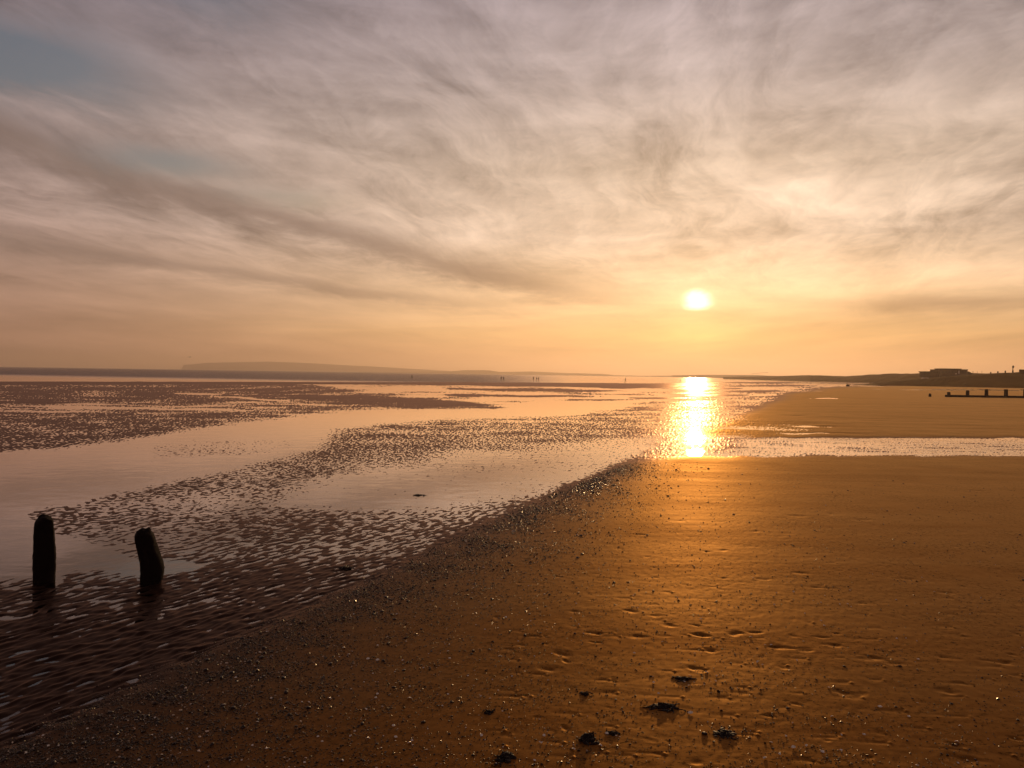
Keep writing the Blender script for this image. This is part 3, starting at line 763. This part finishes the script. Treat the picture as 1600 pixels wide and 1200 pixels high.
# ------------------------------------------------------------------ building and fittings on the bank
WALLM = simple("render_wall", (0.10, 0.055, 0.03), .9, .2, .6, .2)
ROOFM = simple("roof_felt", (0.055, 0.03, 0.02), .9, .2, .6, .2)
PALE = simple("white_paint", (0.75, 0.6, 0.48), .6, .1, 2, .4)
GLASS = simple("window_glass", (0.05, 0.04, 0.035), .08, .1, 2, .8)
DARK = simple("dark_metal", (0.03, 0.02, 0.015), .7, .3, 3, .3)
BY = 470.0
def bp(px, py): return at_dist(px, py, BY)
b0 = bp(1490, 585); root = empty("beach_building", (b0.x, BY, 0)); tag(root, "flat roofed brown block building standing on the dunes", "building")
def bb(x0, x1, yt, yb, d, dep): # traced front box
    a, b = bp(x0, yb), bp(x1, yt)
    return (((a.x + b.x) / 2 - b0.x, d + dep / 2, (a.z + b.z) / 2), (b.x - a.x, dep, b.z - a.z))
boxes("wall", [bb(1468.3, 1512, 577.6, 590, 0, 11)], WALLM, root)
boxes("upper_storey", [bb(1474, 1504, 576.4, 577.55, 1.5, 8)], WALLM, root)
boxes("roof", [bb(1473.5, 1504.5, 576.0, 576.4, 1.2, 8.6)], ROOFM, root)
boxes("parapet", [bb(1468, 1512.4, 577.2, 577.75, -.15, .3)], ROOFM, root)
for (xa, xb, ya, yb) in ((1497.3, 1499.2, 579.2, 584), (1492.5, 1495, 583.6, 584.6)):
    f = boxes("window", [bb(xa, xb, ya, yb, -.08, .1)], PALE, root)
for xa in (1472, 1477, 1482, 1487, 1503, 1507.5):
    f = boxes("window", [bb(xa, xa + 2.6, 580.2, 582.2, -.06, .08)], DARK, root); boxes("pane", [bb(xa + .2, xa + 2.4, 580.4, 582, -.09, .03)], GLASS, f)
boxes("side_wing", [bb(1448, 1468, 581.6, 590, 1.5, 7)], WALLM, root)
boxes("wing_roof", [bb(1447.5, 1468, 580.4, 581.6, 1.0, 8)], ROOFM, root)
bm = bmesh.new(); lo_, hi2 = bp(1512, 584), bp(1521, 583)
xs = [(lo_.x - b0.x, bp(1512, 580).z), (bp(1516, 580.4).x - b0.x, bp(1516, 580.6).z), (hi2.x - b0.x, bp(1521, 583.4).z), (hi2.x - b0.x, 2), (lo_.x - b0.x, 2)]
fr_ = [bm.verts.new((x, 1, z)) for x, z in xs]; bk = [bm.verts.new((x, 8, z)) for x, z in xs]
bm.faces.new(fr_); bm.faces.new(bk[::-1])
for i in range(5): bm.faces.new((fr_[i], fr_[(i + 1) % 5], bk[(i + 1) % 5], bk[i]))
bm_obj("lean_to", bm, ROOFM, root)
# small pale hut left of the building
hp = at_dist(1447.5, 583, 500); root = empty("white_hut", (hp.x, hp.y, 0)); tag(root, "low white hut just left of the flat roofed building", "hut")
a, b = at_dist(1444, 583.6, 500), at_dist(1451.5, 581.6, 500)
boxes("wall", [((0, 1.5, b.z / 2), (b.x - a.x, 3, b.z))], PALE, root); boxes("roof", [((0, 1.5, b.z + .08), (b.x - a.x + .5, 3.4, .16))], ROOFM, root)

FY = 331.0
def fp(px, py, Y=FY): return at_dist(px, py, Y)
f0 = fp(1571, 582.2); root = empty("post_fence", (f0.x, f0.y, 0)); tag(root, "post and rail fence along the crest of the grassy bank", "fence")
tops = [(1548, 581.2, 585), (1559.2, 580.2, 584), (1570.8, 579.2, 583.5), (1593.5, 577.2, 582)]
for (px, yt, yb) in tops:
    a = fp(px, yt); bt = fp(px, yb)
    boxes("post", [((a.x - f0.x, 0, (a.z + bt.z) / 2), (.42, .3, a.z - bt.z))], DARK, root)
bm = bmesh.new()
for (x0_, y0_, x1_, y1_) in ((1548, 583.2, 1570.8, 581.6), (1570.8, 581.0, 1600, 579.2)):
    a, b = fp(x0_, y0_), fp(x1_, y1_); dv = b - a; L_ = dv.length
    m_ = bmesh.ops.create_cube(bm, size=1)
    for v in m_['verts']: v.co = a + dv * (v.co.x + .5) + Vector((-f0.x, v.co.y * .1 - .2 - FY + f0.y, v.co.z * .14))
    for v in m_['verts']: v.co.y = v.co.y - 0
bm_obj("rail", bm, DARK, root)
for k, (px, yt, lab) in enumerate(((1520.3, 580, "thick leaning pole at the right end of the flat roofed building"), (1527, 579.6, "thin pole standing between the thick pole and the bank"), (1534.3, 579.4, "thin pole nearest the fence on the dune crest"))):
    a, bt = fp(px, yt, 360), fp(px, 585.5, 360); wd = .24 if k == 0 else .12
    bm = bmesh.new(); bmesh.ops.create_cone(bm, cap_ends=True, segments=8, radius1=wd / 2, radius2=wd / 2 * .7, depth=a.z - bt.z)
    o = bm_obj("pole", bm, DARK, None, (a.x, a.y, (a.z + bt.z) / 2)); tag(o, lab, "pole")
a = fp(1582.7, 571.6); bt = fp(1582.7, 583); root = empty("beach_sign", (a.x, FY, bt.z)); tag(root, "tall pole with a dark rounded board at its top on the bank", "sign")
boxes("pole", [((0, 0, (a.z - bt.z) / 2), (.22, .22, a.z - bt.z))], DARK, root)
bm = bmesh.new(); bmesh.ops.create_cone(bm, cap_ends=True, segments=24, radius1=.42, radius2=.42, depth=.12, matrix=Matrix.Translation((0, -.18, a.z - bt.z - .45)) @ Matrix.Diagonal((1, 1, 1.35, 1)) @ Matrix.Rotation(R(90), 4, 'X'))
bm_obj("sign_board", bm, DARK, root)
boxes("pole_sleeve", [((0, 0, .55), (.42, .36, 1.3))], DARK, root)
a, b = fp(1594.5, 578, 325), fp(1650, 583, 325); root = empty("low_wall", (a.x, a.y, 0)); tag(root, "low dark sea wall on the bank at the right edge", "wall")
boxes("wall_body", [(((b.x - a.x) / 2, .3, (a.z + b.z) / 2), (b.x - a.x, .6, a.z - b.z))], WALLM, root); boxes("coping", [(((b.x - a.x) / 2, .3, a.z + .09), (b.x - a.x + .2, .9, .18))], ROOFM, root)

# ------------------------------------------------------------------ people far out on the flats
CLOTH = [simple("dark_coat", (0.02, 0.015, 0.015), .9, .2, 4, .1), simple("brown_coat", (0.05, 0.025, 0.015), .9, .2, 4, .1)]
SKIN = simple("skin", (0.35, 0.2, 0.14), .6, .1, 5, .3); HAIR = simple("hair", (0.02, 0.012, 0.01), .7, .2, 5, .3)
def body_mesh(stride, armswing):
    jo = {'pel': (0, 0, .93, .135), 'sp': (0, 0, 1.12, .125), 'ch': (0, 0, 1.32, .15), 'nk': (0, .01, 1.47, .06), 'hd': (0, .02, 1.56, .085), 'tp': (0, .01, 1.70, .075)}
    for s, n in ((1, 'l'), (-1, 'r')):
        k = s * stride; q = -s * armswing
        jo['hip' + n] = (.09 * s, 0, .88, .095); jo['kn' + n] = (.10 * s, .22 * k + .04, .48, .065); jo['an' + n] = (.10 * s, .42 * k - .03, .07 + .05 * max(0, -k), .042); jo['to' + n] = (.11 * s, .42 * k + .15, .035 + .03 * max(0, -k), .035)
        jo['sh' + n] = (.185 * s, 0, 1.40, .062); jo['el' + n] = (.235 * s, .14 * q - .02, 1.13, .045); jo['wr' + n] = (.23 * s, .30 * q + .03, .90, .032); jo['ha' + n] = (.225 * s, .34 * q + .04, .80, .035)
    E_ = [('pel', 'sp'), ('sp', 'ch'), ('ch', 'nk'), ('nk', 'hd'), ('hd', 'tp')]
    for n in 'lr': E_ += [('pel', 'hip' + n), ('hip' + n, 'kn' + n), ('kn' + n, 'an' + n), ('an' + n, 'to' + n), ('ch', 'sh' + n), ('sh' + n, 'el' + n), ('el' + n, 'wr' + n), ('wr' + n, 'ha' + n)]
    ks = list(jo); me_ = bpy.data.meshes.new("body"); me_.from_pydata([jo[k][:3] for k in ks], [(ks.index(a), ks.index(b)) for a, b in E_], [])
    o = bpy.data.objects.new("body_build", me_); col.objects.link(o)
    md = o.modifiers.new("s", 'SKIN'); 
    if not me_.skin_vertices: 
        bm = bmesh.new(); bm.from_mesh(me_); bm.verts.layers.skin.verify(); bm.to_mesh(me_); bm.free()
    for i, k in enumerate(ks):
        sv = me_.skin_vertices[0].data[i]; sv.radius = (jo[k][3], jo[k][3]); sv.use_root = (k == 'pel')
    o.modifiers.new("u", 'SUBSURF').render_levels = 1; o.modifiers["u"].levels = 1
    dg = bpy.context.evaluated_depsgraph_get(); r_ = bpy.data.meshes.new_from_object(o.evaluated_get(dg)); bpy.data.objects.remove(o)
    for p_ in r_.polygons: p_.use_smooth = True
    return r_
BODIES = [body_mesh(.8, .6), body_mesh(.25, .2)]
def person(px, py, face, label, k, cloth, group=None, sc=1.0):
    p = ground(px, py)
    me_ = BODIES[k].copy(); me_.materials.append(CLOTH[cloth]); me_.materials.append(SKIN)
    for f in me_.polygons:
        if f.center.z > 1.5 or (f.center.z < .86 and abs(f.center.x) > .19): f.material_index = 1
    o = link("person", me_, None, None, (p.x, p.y, .0)); o.rotation_euler = (0, 0, face); o.scale = (sc,) * 3
    tag(o, label, "person", group)
    bm = bmesh.new(); bmesh.ops.create_uvsphere(bm, u_segments=16, v_segments=10, radius=.105)
    for v in bm.verts:
        if v.co.z < -.02 and v.co.y > -.02: v.co.z = -.02
    h_ = bm_obj("hair", bm, HAIR, o, (0, -.015, 1.655), True)
person(977, 597.3, 1.2, "lone walker in dark clothes on the wet flats left of the glitter", 0, 0)
person(783, 594.6, .4, "left walker of the pair out on the wet flats", 0, 0, None, .9)
person(787, 594.8, -.5, "slighter right walker of the pair out on the wet flats", 1, 1, None, .85)
person(833.5, 595, 0, "walker standing apart at the left of the trio", 1, 0, None, .95)
person(838.5, 595.2, .8, "middle walker of the trio on the wet flats", 0, 1, None, .85)
person(841.5, 595.2, -.6, "right hand walker of the trio close beside the middle one", 1, 0, None, .85)
person(643.5, 592.2, 1.5, "tiny figure furthest left out by the water line", 0, 0, None, .95)
person(1063, 596.3, 1.3, "faint walker just left of the sun glitter", 0, 1, None, .8)
person(1070.5, 596.4, 1.3, "faint walker nearest the sun glitter on the far flats", 1, 1, None, .8)

# gull over the sea
p = at_dist(296, 558, 260)
root = empty("gull", p, .6); tag(root, "small gull flying low over the sea at left", "bird")
bm = bmesh.new(); bmesh.ops.create_uvsphere(bm, u_segments=12, v_segments=8, radius=1)
for v in bm.verts: v.co = Vector((v.co.x * .07, v.co.y * .24 * (1 if v.co.y > 0 else 1.2), v.co.z * .07))
bm_obj("body", bm, DARK, root, None, True)
for s in (-1, 1):
    bm = bmesh.new(); pts_ = [(.04, .10, 0), (.25, .14, .12), (.60, .02, .05), (.30, -.06, .11), (.04, -.10, 0)]
    up = [bm.verts.new((s * x, y, z + .012)) for x, y, z in pts_]; dn = [bm.verts.new((s * x, y, z - .012)) for x, y, z in pts_]
    bm.faces.new(up); bm.faces.new(dn[::-1])
    for i in range(5): bm.faces.new((up[i], dn[i], dn[(i + 1) % 5], up[(i + 1) % 5]))
    bm_obj("wing", bm, DARK, root)

# ------------------------------------------------------------------ haze
HAZE = 2.0e-4
if HAZE:
    m = bpy.data.materials.new("haze_air"); m.use_nodes = True; t = m.node_tree; t.nodes.clear()
    out = t.nodes.new("ShaderNodeOutputMaterial"); pv = t.nodes.new("ShaderNodeVolumePrincipled")
    pv.inputs['Color'].default_value = (1.0, .83, .70, 1); pv.inputs['Density'].default_value = HAZE; pv.inputs['Anisotropy'].default_value = .6
    t.links.new(pv.outputs[0], out.inputs['Volume'])
    bm = bmesh.new(); add_box(bm, (0, 0, 0), (1, 1, 1))
    for v in bm.verts: v.co = Vector((v.co.x * 33000, v.co.y * 33000, -1.6 if v.co.z < 0 else 170))
    o = bm_obj("haze", bm, m); tag(o, None, None, None, 'stuff')

# ------------------------------------------------------------------ render settings
vs = scene.view_settings; vs.view_transform = 'Standard'; vs.look = 'None'; vs.exposure = 0; vs.gamma = 1; vs.use_curve_mapping = False
scene.render.engine = 'CYCLES'
cy = scene.cycles
cy.use_denoising = True
cy.max_bounces = 6; cy.transparent_max_bounces = 12; cy.volume_bounces = 1
cy.sample_clamp_indirect = 6; cy.caustics_reflective = False; cy.caustics_refractive = False
